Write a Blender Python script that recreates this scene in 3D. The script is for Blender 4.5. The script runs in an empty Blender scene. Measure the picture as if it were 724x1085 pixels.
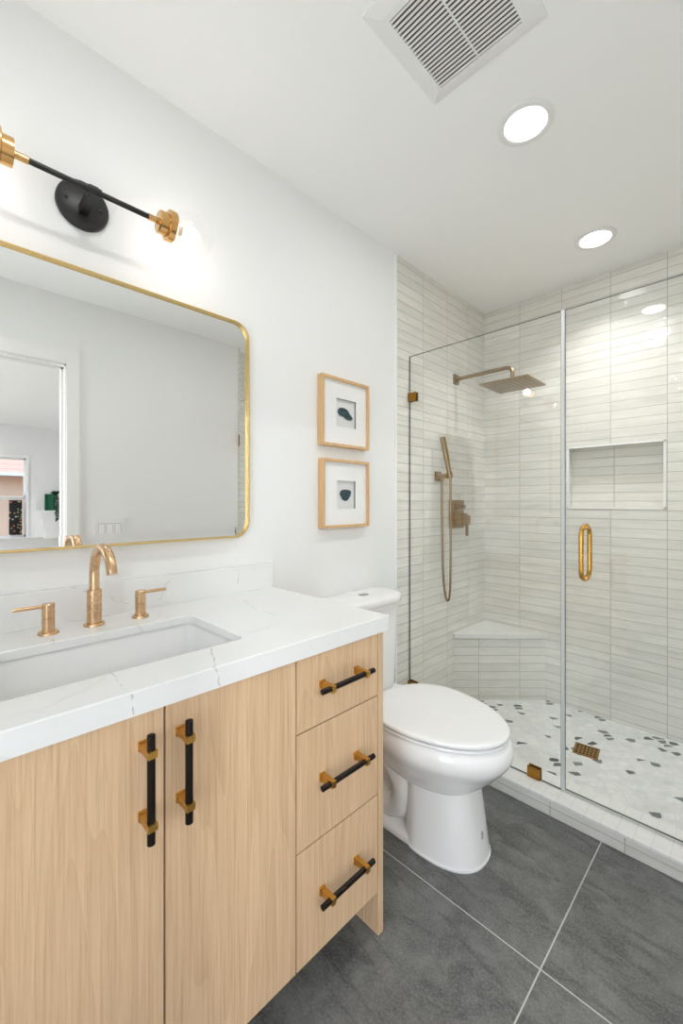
import bpy, bmesh, math, random
from mathutils import Vector, Matrix, Euler
random.seed(7)
SC = bpy.context.scene
COL = SC.collection
R = math.radians

# ------------------------------------------------------------------ camera
W_PX, H_PX = 724, 1085
F_PX, YAW, HORIZON = 442.4, 45.32, 532.0
cam_d = bpy.data.cameras.new('camera')
cam = bpy.data.objects.new('camera', cam_d)
COL.objects.link(cam)
cam.location = (1.261, 0.0, 1.17)
cam.rotation_euler = (R(90), 0, R(YAW))
cam_d.sensor_fit = 'VERTICAL'
cam_d.sensor_height = 36
cam_d.sensor_width = 36 * W_PX / H_PX
cam_d.lens = F_PX * 36 / H_PX
cam_d.shift_y = (HORIZON - H_PX / 2) / H_PX
cam_d.clip_start = 0.02
SC.camera = cam

# ------------------------------------------------------------------ world, exposure
world = bpy.data.worlds.new('sky'); SC.world = world
world.use_nodes = True
wn = world.node_tree.nodes; wl = world.node_tree.links
sky = wn.new('ShaderNodeTexSky')
sky.sky_type = 'NISHITA'; sky.sun_elevation = R(48); sky.sun_rotation = R(200)
sky.sun_disc = False
wn['Background'].inputs['Strength'].default_value = 0.75
wl.new(sky.outputs[0], wn['Background'].inputs[0])
SC.view_settings.view_transform = 'Standard'
SC.view_settings.look = 'None'
SC.view_settings.gamma = 1
SC.view_settings.use_curve_mapping = False
SC.view_settings.exposure = -0.04
SC.cycles.max_bounces = 24
SC.cycles.diffuse_bounces = 10
SC.cycles.glossy_bounces = 8
SC.cycles.transparent_max_bounces = 24
SC.cycles.sample_clamp_indirect = 8
SC.cycles.use_denoising = True

LAMP = 3.1           # watts of a bathroom downlight
LAMP_S = 4.8         # watts of the shower downlight
LAMP_B = 1350.0      # added bedroom downlights, unseen, to brighten that room
BULB = 27.0          # radiance of the vanity bulbs

# added fill light outside an invented, unseen window behind the camera
fill_d = bpy.data.lights.new('added_fill', 'AREA'); fill_d.shape = 'RECTANGLE'; fill_d.size = .80; fill_d.size_y = 1.65
fill_d.energy = 25; fill_d.color = (.93, .97, 1)
fill_o = bpy.data.objects.new('added_fill', fill_d); COL.objects.link(fill_o)
fill_o.location = (1.32, -1.08, 1.12); fill_o.rotation_euler = (R(118), 0, 0)

# ------------------------------------------------------------------ materials
def lin(c):
    c = c / 255
    return c / 12.92 if c <= .04045 else ((c + .055) / 1.055) ** 2.4
def rgb(r, g, b): return (lin(r), lin(g), lin(b), 1)

class N:
    """small node helper"""
    def __init__(s, name):
        s.m = bpy.data.materials.new(name); s.m.use_nodes = True
        s.t = s.m.node_tree; s.n = s.t.nodes; s.b = s.n['Principled BSDF']
    def new(s, ty, **kw):
        x = s.n.new(ty)
        for k, v in kw.items(): setattr(x, k, v)
        return x
    def link(s, a, b): s.t.links.new(a, b)
    def put(s, sock, v):
        if hasattr(v, 'is_output'): s.link(v, sock)
        elif v is not None: sock.default_value = v
    def math(s, op, a, b=None, c=None):
        x = s.new('ShaderNodeMath', operation=op)
        for i, v in enumerate((a, b, c)): s.put(x.inputs[i], v)
        return x.outputs[0]
    def mix(s, f, a, b, blend='MIX'):
        x = s.new('ShaderNodeMix', data_type='RGBA', blend_type=blend)
        s.put(x.inputs[0], f); s.put(x.inputs[6], a); s.put(x.inputs[7], b)
        return x.outputs[2]
    def ramp(s, f, stops):
        x = s.new('ShaderNodeValToRGB'); e = x.color_ramp.elements
        while len(e) < len(stops): e.new(.5)
        for i, (p, c) in enumerate(stops): e[i].position = p; e[i].color = c
        s.put(x.inputs[0], f); return x.outputs[0]
    def maprange(s, v, a, b, c, d):
        x = s.new('ShaderNodeMapRange'); s.put(x.inputs[0], v)
        for i, q in enumerate((a, b, c, d)): x.inputs[i + 1].default_value = q
        return x.outputs[0]
    def xyz(s, v):
        x = s.new('ShaderNodeSeparateXYZ'); s.link(v, x.inputs[0]); return x.outputs
    def comb(s, x, y, z=0.0):
        c = s.new('ShaderNodeCombineXYZ')
        for i, v in enumerate((x, y, z)): s.put(c.inputs[i], v)
        return c.outputs[0]
    def noise(s, vec, scale, detail=3.0, rough=.5, dist=0.0):
        x = s.new('ShaderNodeTexNoise'); s.put(x.inputs['Vector'], vec)
        x.inputs['Scale'].default_value = scale; x.inputs['Detail'].default_value = detail
        x.inputs['Roughness'].default_value = rough; x.inputs['Distortion'].default_value = dist
        return x.outputs
    def bump(s, h, strength, distance, normal=None):
        x = s.new('ShaderNodeBump'); x.inputs['Strength'].default_value = strength
        x.inputs['Distance'].default_value = distance; s.put(x.inputs['Height'], h)
        if normal is not None: s.link(normal, x.inputs['Normal'])
        return x.outputs[0]
    def pos(s): return s.new('ShaderNodeNewGeometry').outputs['Position']
    def obj(s): return s.new('ShaderNodeTexCoord').outputs['Object']
    def set(s, **kw):
        for k, v in kw.items():
            s.put(s.b.inputs[k.replace('_', ' ')], v)
        return s

def plain(name, c, rough=.5, metal=0.0, **kw):
    n = N(name); n.set(Base_Color=c, Roughness=rough, Metallic=metal, **kw)
    v = n.noise(n.obj(), 40, 2)[0]
    n.set(Roughness=n.maprange(v, 0, 1, max(0, rough - .04), min(1, rough + .04)))
    return n.m
def brushed(name, c1, c2, rough=.28, axis=2, scale=240):
    n = N(name)
    o = n.xyz(n.obj()); sc = [1, 1, 1]
    for i in range(3):
        if i == axis: sc[i] = scale
        else: sc[i] = 6
    v = n.comb(*[n.math('MULTIPLY', o[i], sc[i]) for i in range(3)])
    f = n.noise(v, 1.0, 3)[0]
    n.set(Base_Color=n.mix(f, c1, c2), Metallic=1.0, Roughness=n.maprange(f, .2, .8, rough - .025, rough + .025))
    return n.m

def paint(name, c, rough=.55):
    n = N(name); p = n.pos()
    f = n.noise(p, 180, 2)[0]
    n.set(Base_Color=c, Roughness=rough, Normal=n.bump(f, .05, .002)); return n.m

def tile_mat(name, plane, z0=0.0, u0=.2245, du=.2365, dv=.0470):
    """stacked 5 x 24 cm hand-made tiles: plane picks the horizontal axis"""
    n = N(name); P = n.xyz(n.pos())
    if plane == 'x': u = P[0]
    elif plane == 'y': u = P[1]
    else: u = n.math('MULTIPLY', n.math('ADD', P[0], P[1]), .7071)
    U = n.math('DIVIDE', n.math('SUBTRACT', u, u0), du)
    V = n.math('DIVIDE', n.math('SUBTRACT', P[2], z0), dv)
    cu, cv = n.math('FLOOR', U), n.math('FLOOR', V)
    fu, fv = n.math('FRACT', U), n.math('FRACT', V)
    # distance to the tile's edge, metres
    eu = n.math('MULTIPLY', n.math('MINIMUM', fu, n.math('SUBTRACT', 1.0, fu)), du)
    ev = n.math('MULTIPLY', n.math('MINIMUM', fv, n.math('SUBTRACT', 1.0, fv)), dv)
    e = n.math('MINIMUM', eu, ev)
    wob = n.math('MULTIPLY', n.math('SUBTRACT', n.noise(n.pos(), 60, 2)[0], .5), .0012)
    e = n.math('ADD', e, wob)
    tile = n.maprange(e, .0010, .0019, 0, 1)
    wn_ = n.new('ShaderNodeTexWhiteNoise', noise_dimensions='2D'); n.link(n.comb(cu, cv), wn_.inputs[0])
    rnd = wn_.outputs['Value']
    off = n.math('MULTIPLY', rnd, 37.0)
    # marble like streaks running along each tile
    sv = n.comb(n.math('ADD', n.math('MULTIPLY', u, 5.0), off), n.math('MULTIPLY', P[2], 42.0), off)
    st = n.noise(sv, 1.0, 5, .6, .6)[0]
    cl = n.noise(n.pos(), 2.2, 3)[0]
    base = n.mix(n.maprange(st, .3, .75, 0, 1), rgb(238, 236, 229), rgb(212, 210, 201))
    base = n.mix(n.maprange(rnd, 0, 1, 0, .34), base, rgb(196, 195, 187))
    base = n.mix(n.maprange(cl, .35, .7, 0, .35), base, rgb(238, 237, 232))
    col = n.mix(tile, rgb(178, 173, 163), base)
    h1 = n.bump(tile, .5, .0015)
    tv = n.comb(n.math('ADD', n.math('MULTIPLY', u, 16.0), off), n.math('MULTIPLY', P[2], 26.0), 0.0)
    h2 = n.bump(n.noise(tv, 1.0, 2)[0], .30, .006, h1)
    n.set(Base_Color=col, Roughness=n.mix(tile, (.7, .7, .7, 1), (.09, .09, .09, 1)), Normal=h2)
    return n.m

def pebble_mat():
    n = N('pebble_mosaic'); P = n.pos()
    d = n.noise(P, 9, 2)[1]
    q = n.new('ShaderNodeVectorMath', operation='MULTIPLY_ADD'); n.link(d, q.inputs[0])
    q.inputs[1].default_value = (.02, .02, .0); n.link(P, q.inputs[2])
    m0 = n.new('ShaderNodeMapping'); n.link(q.outputs[0], m0.inputs[0]); m0.inputs['Rotation'].default_value = (0, 0, R(-40))
    m = n.new('ShaderNodeMapping'); n.link(m0.outputs[0], m.inputs[0]); m.inputs['Scale'].default_value = (.74, 1.15, 0)
    vo = n.new('ShaderNodeTexVoronoi', feature='F1', voronoi_dimensions='2D'); n.link(m.outputs[0], vo.inputs['Vector']); vo.inputs['Scale'].default_value = 28; vo.inputs['Randomness'].default_value = .62
    ve = n.new('ShaderNodeTexVoronoi', feature='DISTANCE_TO_EDGE', voronoi_dimensions='2D'); n.link(m.outputs[0], ve.inputs['Vector']); ve.inputs['Scale'].default_value = 28; ve.inputs['Randomness'].default_value = .62
    c = n.new('ShaderNodeSeparateColor'); n.link(vo.outputs['Color'], c.inputs[0])
    dark = n.math('LESS_THAN', c.outputs[0], .16)
    edge = n.math('ADD', ve.outputs['Distance'], n.math('MULTIPLY', n.math('SUBTRACT', n.noise(P, 120, 2)[0], .5), .06))
    stone = n.maprange(edge, .05, .09, 0, 1)
    stoned = n.maprange(edge, .12, .16, 0, 1)
    vein = n.noise(P, 30, 5, .6, 1.5)[0]
    light = n.mix(n.maprange(c.outputs[1], 0, 1, 0, .8), rgb(240, 241, 238), rgb(218, 220, 218))
    light = n.mix(n.maprange(vein, .45, .7, 0, .5), light, rgb(192, 195, 194))
    grey = n.mix(n.maprange(c.outputs[1], 0, 1, 0, 1), rgb(64, 67, 69), rgb(128, 131, 131))
    grey = n.mix(n.maprange(vein, .5, .62, 0, .5), grey, rgb(150, 152, 152))
    grout = rgb(226, 227, 224)
    a = n.mix(stone, grout, light); b = n.mix(stoned, grout, grey)
    n.set(Base_Color=n.mix(dark, a, b), Roughness=.45, Normal=n.bump(stone, .35, .0015)); return n.m

def slate_mat():
    n = N('slate_tile'); P = n.xyz(n.pos())
    def line(v, o, step):
        k = n.math('FRACT', n.math('DIVIDE', n.math('SUBTRACT', v, o - step * 20), step))
        return n.math('MULTIPLY', n.math('MINIMUM', k, n.math('SUBTRACT', 1.0, k)), step)
    e = n.math('MINIMUM', line(P[0], .868, .60), line(P[1], 1.089, .60))
    tile = n.maprange(e, .0014, .0022, 0, 1)
    ci = n.math('FLOOR', n.math('DIVIDE', n.math('SUBTRACT', P[0], .868), .60)); cj = n.math('FLOOR', n.math('DIVIDE', n.math('SUBTRACT', P[1], 1.089), .60))
    w = n.new('ShaderNodeTexWhiteNoise', noise_dimensions='2D'); n.link(n.comb(ci, cj), w.inputs[0])
    q = n.comb(n.math('ADD', P[0], n.math('MULTIPLY', w.outputs[0], 9.0)), n.math('ADD', P[1], n.math('MULTIPLY', w.outputs[0], 5.0)), 0.0)
    big = n.noise(q, 3.2, 6, .62, .8)[0]
    mid = n.noise(q, 14, 6, .7, .6)[0]
    fine = n.noise(q, 160, 3, .7)[0]
    st = n.noise(n.comb(n.math('MULTIPLY', P[0], 2.0), n.math('MULTIPLY', P[1], 7.0), w.outputs[0]), 2.0, 6, .65, 1.4)[0]
    c = n.mix(n.maprange(big, .3, .7, 0, 1), rgb(74, 75, 74), rgb(108, 109, 107))
    c = n.mix(n.maprange(mid, .42, .66, 0, .7), c, rgb(124, 125, 122))
    c = n.mix(n.maprange(st, .50, .62, 0, .6), c, rgb(58, 59, 58))
    c = n.mix(n.maprange(fine, .45, .7, 0, .5), c, rgb(142, 143, 140))
    hgt = n.math('ADD', n.math('ADD', n.math('MULTIPLY', big, .6), n.math('MULTIPLY', st, .5)), n.math('MULTIPLY', mid, .25))
    b = n.bump(hgt, .32, .012)
    b = n.bump(tile, .5, .002, b)
    n.set(Base_Color=n.mix(tile, rgb(192, 192, 188), c), Roughness=n.mix(tile, (.8, .8, .8, 1), (.42, .42, .42, 1)), Normal=b); return n.m

def wood_mat(name, c1, c2, c3, seed=0.0):
    n = N(name); o = n.xyz(n.obj())
    ri = n.new('ShaderNodeObjectInfo').outputs['Random']
    sh = n.math('MULTIPLY_ADD', ri, 19.0, seed)
    a = n.comb(n.math('ADD', n.math('MULTIPLY', o[0], 44.0), sh), n.math('ADD', n.math('MULTIPLY', o[1], 44.0), sh), n.math('MULTIPLY', o[2], .9))
    g1 = n.noise(a, 1.0, 4, .55, .4)[0]
    b = n.comb(n.math('ADD', n.math('MULTIPLY', o[0], 250.0), sh), n.math('ADD', n.math('MULTIPLY', o[1], 250.0), sh), n.math('MULTIPLY', o[2], 4.0))
    g2 = n.noise(b, 1.0, 3, .6, .2)[0]
    d = n.comb(n.math('ADD', n.math('MULTIPLY', o[0], 420.0), sh), n.math('ADD', n.math('MULTIPLY', o[1], 420.0), sh), n.math('MULTIPLY', o[2], 9.0))
    g3 = n.noise(d, 1.0, 2, .6)[0]
    k = n.comb(n.math('ADD', n.math('MULTIPLY', o[0], 7.0), sh), n.math('ADD', n.math('MULTIPLY', o[1], 7.0), sh), n.math('MULTIPLY', o[2], .55))
    ring = n.math('FRACT', n.math('MULTIPLY', n.noise(k, 1.0, 2, .4)[0], 17.0))
    ring = n.math('MULTIPLY', ring, ring)
    c = n.mix(n.maprange(g1, .3, .7, 0, .55), c1, c2)
    c = n.mix(n.math('MULTIPLY', ring, .22), c, c3)
    c = n.mix(n.maprange(g2, .48, .70, 0, .42), c, c3)
    c = n.mix(n.maprange(g3, .5, .75, 0, .30), c, c3)
    n.set(Base_Color=c, Roughness=.46, Normal=n.bump(g2, .08, .001)); return n.m

VEINS = [  # thin grey veins of the slab: on the backsplash, across the top and down the front edge
    [(.02, .255, .954), (.02, .286, .940), (.02, .310, .939), (.02, .335, .930), (.02, .365, .900), (.02, .397, .889)],
    [(.02, .526, .952), (.02, .504, .930), (.02, .482, .888), (.03, .471, .866)],
    [(.02, .743, .944), (.02, .739, .904), (.03, .733, .866)],
    [(.41, .436, .865), (.503, .396, .865), (.549, .376, .865), (.549, .383, .850), (.549, .387, .828)],
    [(.437, .233, .865), (.462, .229, .865), (.538, .228, .865), (.549, .232, .862), (.549, .235, .828)],
    [(.150, .196, .865), (.20, .189, .865)], [(.12, .70, .865), (.25, .66, .865), (.33, .67, .865)]]
def quartz_mat(dens=1.0):
    n = N('white_veined_quartz'); P = n.pos()
    d = n.noise(P, 3.0, 3)[1]
    q = n.new('ShaderNodeVectorMath', operation='MULTIPLY_ADD'); n.link(d, q.inputs[0]); q.inputs[1].default_value = (.28, .28, .28); n.link(P, q.inputs[2])
    v = n.new('ShaderNodeTexVoronoi', feature='DISTANCE_TO_EDGE'); n.link(q.outputs[0], v.inputs['Vector']); v.inputs['Scale'].default_value = 3.1
    e = v.outputs['Distance']
    m = n.maprange(e, .002, .011, 1, 0)
    m2 = n.maprange(n.noise(P, 4.5, 2)[0], .53, .64, 0, .5)
    m = n.math('MULTIPLY', n.math('MULTIPLY', m, m2), .45)
    wv = n.noise(P, 38, 3)[1]
    wq = n.new('ShaderNodeVectorMath', operation='MULTIPLY_ADD'); n.link(wv, wq.inputs[0]); wq.inputs[1].default_value = (.016,) * 3; n.link(P, wq.inputs[2])
    ws = n.new('ShaderNodeVectorMath', operation='SUBTRACT'); n.link(wq.outputs[0], ws.inputs[0]); ws.inputs[1].default_value = (.008,) * 3
    def seg(a, b):
        pa = n.new('ShaderNodeVectorMath', operation='SUBTRACT'); n.link(ws.outputs[0], pa.inputs[0]); pa.inputs[1].default_value = a
        ba = Vector(b) - Vector(a)
        dt = n.new('ShaderNodeVectorMath', operation='DOT_PRODUCT'); n.link(pa.outputs[0], dt.inputs[0]); dt.inputs[1].default_value = ba / ba.length_squared
        cl_ = n.new('ShaderNodeClamp'); n.link(dt.outputs['Value'], cl_.inputs[0])
        sc = n.new('ShaderNodeVectorMath', operation='SCALE'); sc.inputs[0].default_value = ba; n.link(cl_.outputs[0], sc.inputs['Scale'])
        df = n.new('ShaderNodeVectorMath', operation='DISTANCE'); n.link(pa.outputs[0], df.inputs[0]); n.link(sc.outputs[0], df.inputs[1])
        return df.outputs['Value']
    dist = None
    for line in VEINS:
        for a, b in zip(line, line[1:]):
            d_ = seg(a, b); dist = d_ if dist is None else n.math('MINIMUM', dist, d_)
    thin = n.math('MULTIPLY_ADD', n.noise(P, 25, 2)[0], .0032, .0004)
    mm = n.math('SUBTRACT', 1.0, n.math('DIVIDE', dist, thin)); mm = n.math('MAXIMUM', mm, 0.0)
    m = n.math('MAXIMUM', m, n.math('MULTIPLY', n.math('MINIMUM', n.math('MULTIPLY', mm, 2.0), 1.0), n.maprange(n.noise(P, 22, 2)[0], 0.3, .6, .2, .55)))
    soft = n.math('MULTIPLY', n.maprange(e, .0, .12, 1, 0), .05)
    c = n.mix(soft, rgb(230, 231, 230), rgb(190, 192, 192))
    c = n.mix(m, c, rgb(164, 162, 158))
    n.set(Base_Color=c, Roughness=.22); return n.m

def glass_mat(name, tint, refl=1.0, f0=.04):
    """sheet glass: passes light straight through, mirrors a Fresnel share"""
    n = N(name); n.n.remove(n.b)
    lw = n.new('ShaderNodeLayerWeight'); lw.inputs[0].default_value = .5
    p5 = n.math('POWER', lw.outputs['Facing'], 5.0)
    fr = n.math('MULTIPLY', n.math('MULTIPLY_ADD', p5, 1 - f0, f0), refl)
    t = n.new('ShaderNodeBsdfTransparent'); t.inputs[0].default_value = tint
    g = n.new('ShaderNodeBsdfGlossy'); g.inputs['Roughness'].default_value = 0.0; g.inputs[0].default_value = (1, 1, 1, 1)
    mx = n.new('ShaderNodeMixShader'); n.link(fr, mx.inputs[0]); n.link(t.outputs[0], mx.inputs[1]); n.link(g.outputs[0], mx.inputs[2])
    n.link(mx.outputs[0], n.n['Material Output'].inputs[0]); return n.m

def glow(name, c, strength):
    n = N(name); n.set(Base_Color=(.8, .8, .8, 1), Roughness=.5)
    n.set(Emission_Color=c, Emission_Strength=strength); return n.m

M = {}
M['wall'] = paint('wall_paint', (.82, .825, .818, 1))
M['ceil'] = paint('ceiling_paint', (.92, .92, .91, 1), .7)
M['trim'] = plain('trim_paint', (.84, .84, .83, 1), .35)
M['tile_x'] = tile_mat('wall_tile', 'x', z0=.0)
M['tile_y'] = tile_mat('wall_tile_side', 'y', z0=.0, u0=1.853)
M['tile_d'] = tile_mat('bench_tile', 'd', u0=1.674)
M['tile_c'] = tile_mat('curb_tile', 'x', z0=.0, u0=.7012, du=.2348, dv=.0325)
M['pebble'] = pebble_mat()
M['slate'] = slate_mat()
M['marble'] = plain('white_marble', rgb(226, 226, 222), .3)
M['wood'] = wood_mat('light_oak', rgb(224, 193, 157), rgb(210, 178, 141), rgb(174, 136, 98))
M['frame_wood'] = wood_mat('pine_frame', rgb(222, 186, 138), rgb(206, 166, 118), rgb(180, 138, 92), 3.0)
M['quartz'] = quartz_mat()
M['porcelain'] = plain('glazed_porcelain', (.84, .84, .835, 1), .08, Coat_Weight=.3)
M['basin'] = plain('basin_porcelain', (.83, .83, .825, 1), .15)
M['seat'] = plain('seat_plastic', (.83, .83, .83, 1), .25)
M['bronze'] = brushed('champagne_bronze', rgb(220, 185, 147), rgb(216, 181, 142), .27, scale=60)
M['shower_bronze'] = brushed('shower_bronze', rgb(160, 137, 104), rgb(143, 120, 89), .3, scale=60)
M['brass'] = brushed('satin_brass', rgb(216, 170, 90), rgb(206, 160, 82), .28, scale=60)
M['clipbrass'] = brushed('clip_brass', rgb(186, 138, 62), rgb(150, 104, 40), .22, scale=60)
M['gold'] = brushed('gold_frame', rgb(236, 206, 140), rgb(222, 190, 120), .25, scale=40)
M['lampbrass'] = brushed('lamp_brass', rgb(232, 188, 128), rgb(214, 166, 104), .22, scale=80)
M['black'] = plain('black_metal', rgb(26, 25, 25), .38)
M['darkbronze'] = plain('oil_rubbed_bar', rgb(34, 26, 22), .32, .6)
M['mirror'] = plain('mirror_silver', (.90, .91, .905, 1), 0.0, 1.0)
M['mirror'].node_tree.nodes['Principled BSDF'].inputs['Roughness'].default_value = 0.0
for l in list(M['mirror'].node_tree.links):
    if l.to_socket.name == 'Roughness': M['mirror'].node_tree.links.remove(l)
M['glass'] = glass_mat('shower_glass', (.986, .991, .987, 1))
M['bulbglass'] = glass_mat('clear_globe', (.985, .985, .985, 1))
M['glassedge'] = plain('glass_edge', rgb(84, 94, 88), .15)
M['seal'] = plain('vinyl_seal', rgb(205, 208, 206), .3)
M['mat'] = plain('mat_board', (.83, .83, .82, 1), .8)
M['gap'] = plain('gap_shade_grey', rgb(176, 177, 176), .6)
M['spacer'] = plain('shade_and_print_grey', rgb(128, 130, 130), .8)  # grey stands for recess shade in the frames; also the toilet emblem's print
M['matback'] = plain('mat_backing', (.72, .72, .71, 1), .85)
M['lamp'] = glow('lamp_diffuser', (1, 1, 1, 1), 8.0)
M['lampb'] = glow('added_bedroom_lamp', (.96, .98, 1, 1), LAMP_B)
M['bulb'] = glow('bulb_glow', (1, .93, .86, 1), BULB)
M['filament'] = plain('bulb_collar', rgb(214, 212, 208), .3)
M['chrome'] = plain('satin_chrome', rgb(190, 190, 190), .2, 1.0)
M['plastic'] = plain('white_plastic', (.82, .82, .81, 1), .35)
M['void'] = plain('dark_duct', rgb(112, 94, 84), .9)
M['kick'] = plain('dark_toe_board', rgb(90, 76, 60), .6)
def agate():
    n = N('teal_agate'); o = n.obj()
    f = n.noise(o, 60, 4, .6, 1.0)[0]
    n.set(Base_Color=n.mix(n.maprange(f, .35, .65, 0, 1), rgb(18, 38, 44), rgb(58, 88, 92)), Roughness=.25); return n.m
M['agate'] = agate()

# ------------------------------------------------------------------ mesh helpers
def new(): return bmesh.new()
def add_box(bm, x0, x1, y0, y1, z0, z1):
    vs = [bm.verts.new((x, y, z)) for x in (x0, x1) for y in (y0, y1) for z in (z0, z1)]
    fs = [(0, 1, 3, 2), (4, 6, 7, 5), (0, 4, 5, 1), (2, 3, 7, 6), (0, 2, 6, 4), (1, 5, 7, 3)]
    return [bm.faces.new([vs[i] for i in f]) for f in fs]
def loft(bm, rings, cap0=True, cap1=True, closed=False):
    vr = [[bm.verts.new(p) for p in r] for r in rings]
    n = len(vr[0]); m = len(vr)
    for a in range(m if closed else m - 1):
        A, B = vr[a], vr[(a + 1) % m]
        for i in range(n):
            bm.faces.new((A[i], A[(i + 1) % n], B[(i + 1) % n], B[i]))
    if not closed:
        if cap0: bm.faces.new(list(reversed(vr[0])))
        if cap1: bm.faces.new(vr[-1])
    return vr
def frame_of(d):
    d = Vector(d).normalized()
    a = Vector((0, 0, 1)) if abs(d.z) < .9 else Vector((0, 1, 0))
    u = d.cross(a).normalized(); return d, u, d.cross(u).normalized()
def add_lathe(bm, p0, d, prof, n=32):
    """prof: (distance along d, radius)"""
    d, u, v = frame_of(d); p0 = Vector(p0)
    loft(bm, [[p0 + d * s + (u * math.cos(t) + v * math.sin(t)) * max(r, 1e-4)
               for t in [2 * math.pi * i / n for i in range(n)]] for s, r in prof])
def add_tube(bm, pts, r, n=14):
    pts = [Vector(p) for p in pts]; rings = []
    d0, u, v = frame_of(pts[1] - pts[0])
    for i, p in enumerate(pts):
        t = (pts[min(i + 1, len(pts) - 1)] - pts[max(i - 1, 0)]).normalized()
        u = (u - t * u.dot(t)).normalized(); v = t.cross(u)
        rr = r[i] if isinstance(r, (list, tuple)) else r
        rings.append([p + (u * math.cos(a) + v * math.sin(a)) * rr for a in [2 * math.pi * k / n for k in range(n)]])
    loft(bm, rings)
def catmull(pts, k=8):
    P = [Vector(p) for p in pts]; out = []
    for i in range(len(P) - 1):
        a = P[max(i - 1, 0)]; b = P[i]; c = P[i + 1]; d = P[min(i + 2, len(P) - 1)]
        for j in range(k):
            t = j / k
            out.append(.5 * ((2 * b) + (c - a) * t + (2 * a - 5 * b + 4 * c - d) * t * t + (3 * b - a - 3 * c + d) * t ** 3))
    out.append(P[-1]); return out
def rrect(cx, cy, w, h, r, n=6):
    out = []; r = min(r, w / 2 - 1e-4, h / 2 - 1e-4)
    for k, (sx, sy) in enumerate(((1, 1), (-1, 1), (-1, -1), (1, -1))):
        for i in range(n + 1):
            a = math.pi / 2 * (k + i / n)
            out.append((cx + sx * (w / 2 - r) + r * math.cos(a), cy + sy * (h / 2 - r) + r * math.sin(a)))
    return out
def egg(xc, yc, af, ab, b, n, N_=56):
    out = []
    for i in range(N_):
        t = 2 * math.pi * i / N_; c, s = math.cos(t), math.sin(t)
        a = af if c > 0 else ab
        out.append((xc + a * math.copysign(abs(c) ** (2 / n), c), yc + b * math.copysign(abs(s) ** (2 / n), s)))
    return out
def bevel_all(bm, w, seg=2, ang=.6):
    ed = [e for e in bm.edges if len(e.link_faces) == 2 and e.calc_face_angle(0) > ang]
    if ed: bmesh.ops.bevel(bm, geom=ed, offset=w, segments=seg, profile=.5, affect='EDGES')
def wpos(o):
    v = Vector((0, 0, 0))
    while o: v += o.location; o = o.parent
    return v
def obj(name, bm, m, parent=None, smooth=False, loc=None, bevel=0, mats=None):
    """links one mesh; coordinates are given in the room and moved to the object's own base"""
    if bevel: bevel_all(bm, bevel)
    bmesh.ops.recalc_face_normals(bm, faces=bm.faces)
    base = wpos(parent) if parent else Vector(loc if loc else (0, 0, 0))
    if base.length: bmesh.ops.translate(bm, verts=bm.verts, vec=-base)
    me = bpy.data.meshes.new(name); bm.to_mesh(me); bm.free()
    for q in (mats or [m]): me.materials.append(q)
    if smooth:
        me.shade_smooth()
        if smooth != 'all': me.set_sharp_from_angle(angle=R(38))
    o = bpy.data.objects.new(name, me); COL.objects.link(o)
    if parent: o.parent = parent
    else: o.location = base
    return o
def tag(o, label, cat, group=None):
    o['label'] = label; o['category'] = cat
    if group: o['group'] = group
    return o
def thing(name, label, cat, loc, group=None):
    o = bpy.data.objects.new(name, None); COL.objects.link(o)
    o.location = loc; o.empty_display_size = .05
    return tag(o, label, cat, group)
def struct(name, bm, m, **kw):
    o = obj(name, bm, m, **kw); o['kind'] = 'structure'; return o
def box(*a):
    bm = new(); add_box(bm, *a); return bm

# ------------------------------------------------------------------ room shell
TW = .10; H = 2.378; XR = 1.66; YB = 2.54; YT = 1.622; YF = -.75; FS = .025
XD = 7.05; BY0, BY1 = -1.6, 3.0           # the room beyond the door
struct('floor', box(-.12, XR + TW, YF - .1, 1.66, -.12, 0), M['slate'])
struct('floor_shower', box(0, XR, 1.66, YB, -.12, FS), M['pebble'])
struct('ceiling', box(-.12, XR + TW, YF - .1, YB + .12, H, H + .1), M['ceil'])
struct('wall_left', box(-.12, 0, YF - .1, YT - .012, 0, H), M['wall'])
struct('wall_left_shower', box(-.12, 0, YT, YB, -.1, H), M['tile_y'])
struct('trim_1', box(-.12, .006, YT - .013, YT, 0, H), M['trim'])
bm = new(); WX0, WX1, VZ0, VZ1 = .98, 1.60, .50, 1.95
add_box(bm, -.12, WX0, YF - .1, YF, 0, H); add_box(bm, WX1, XR, YF - .1, YF, 0, H)
add_box(bm, WX0, WX1, YF - .1, YF, 0, VZ0); add_box(bm, WX0, WX1, YF - .1, YF, VZ1, H)
struct('wall_front', bm, M['wall'])
bm = new()
for a in ((WX0, WX0 + .04, VZ0, VZ1), (WX1 - .04, WX1, VZ0, VZ1), (WX0, WX1, VZ0, VZ0 + .04), (WX0, WX1, VZ1 - .04, VZ1)):
    add_box(bm, a[0], a[1], YF - .07, YF - .03, a[2], a[3])
w2 = struct('window_added', bm, M['trim'])  # invented window, out of view, an opening for the added fill light
obj('pane', box(WX0 + .035, WX1 - .035, YF - .053, YF - .048, VZ0 + .035, VZ1 - .035), M['bulbglass'], w2)
NX0, NX1, NZ0, NZ1 = .492, .925, 1.137, 1.472
bm = new()
add_box(bm, -.12, NX0, YB, YB + .12, -.1, H); add_box(bm, NX1, XR + TW, YB, YB + .12, -.1, H)
add_box(bm, NX0, NX1, YB, YB + .12, -.1, NZ0); add_box(bm, NX0, NX1, YB, YB + .12, NZ1, H)
add_box(bm, NX0, NX1, YB + .075, YB + .12, NZ0, NZ1)
struct('wall_back', bm, M['tile_x'])
bm = new(); t = .006
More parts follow.
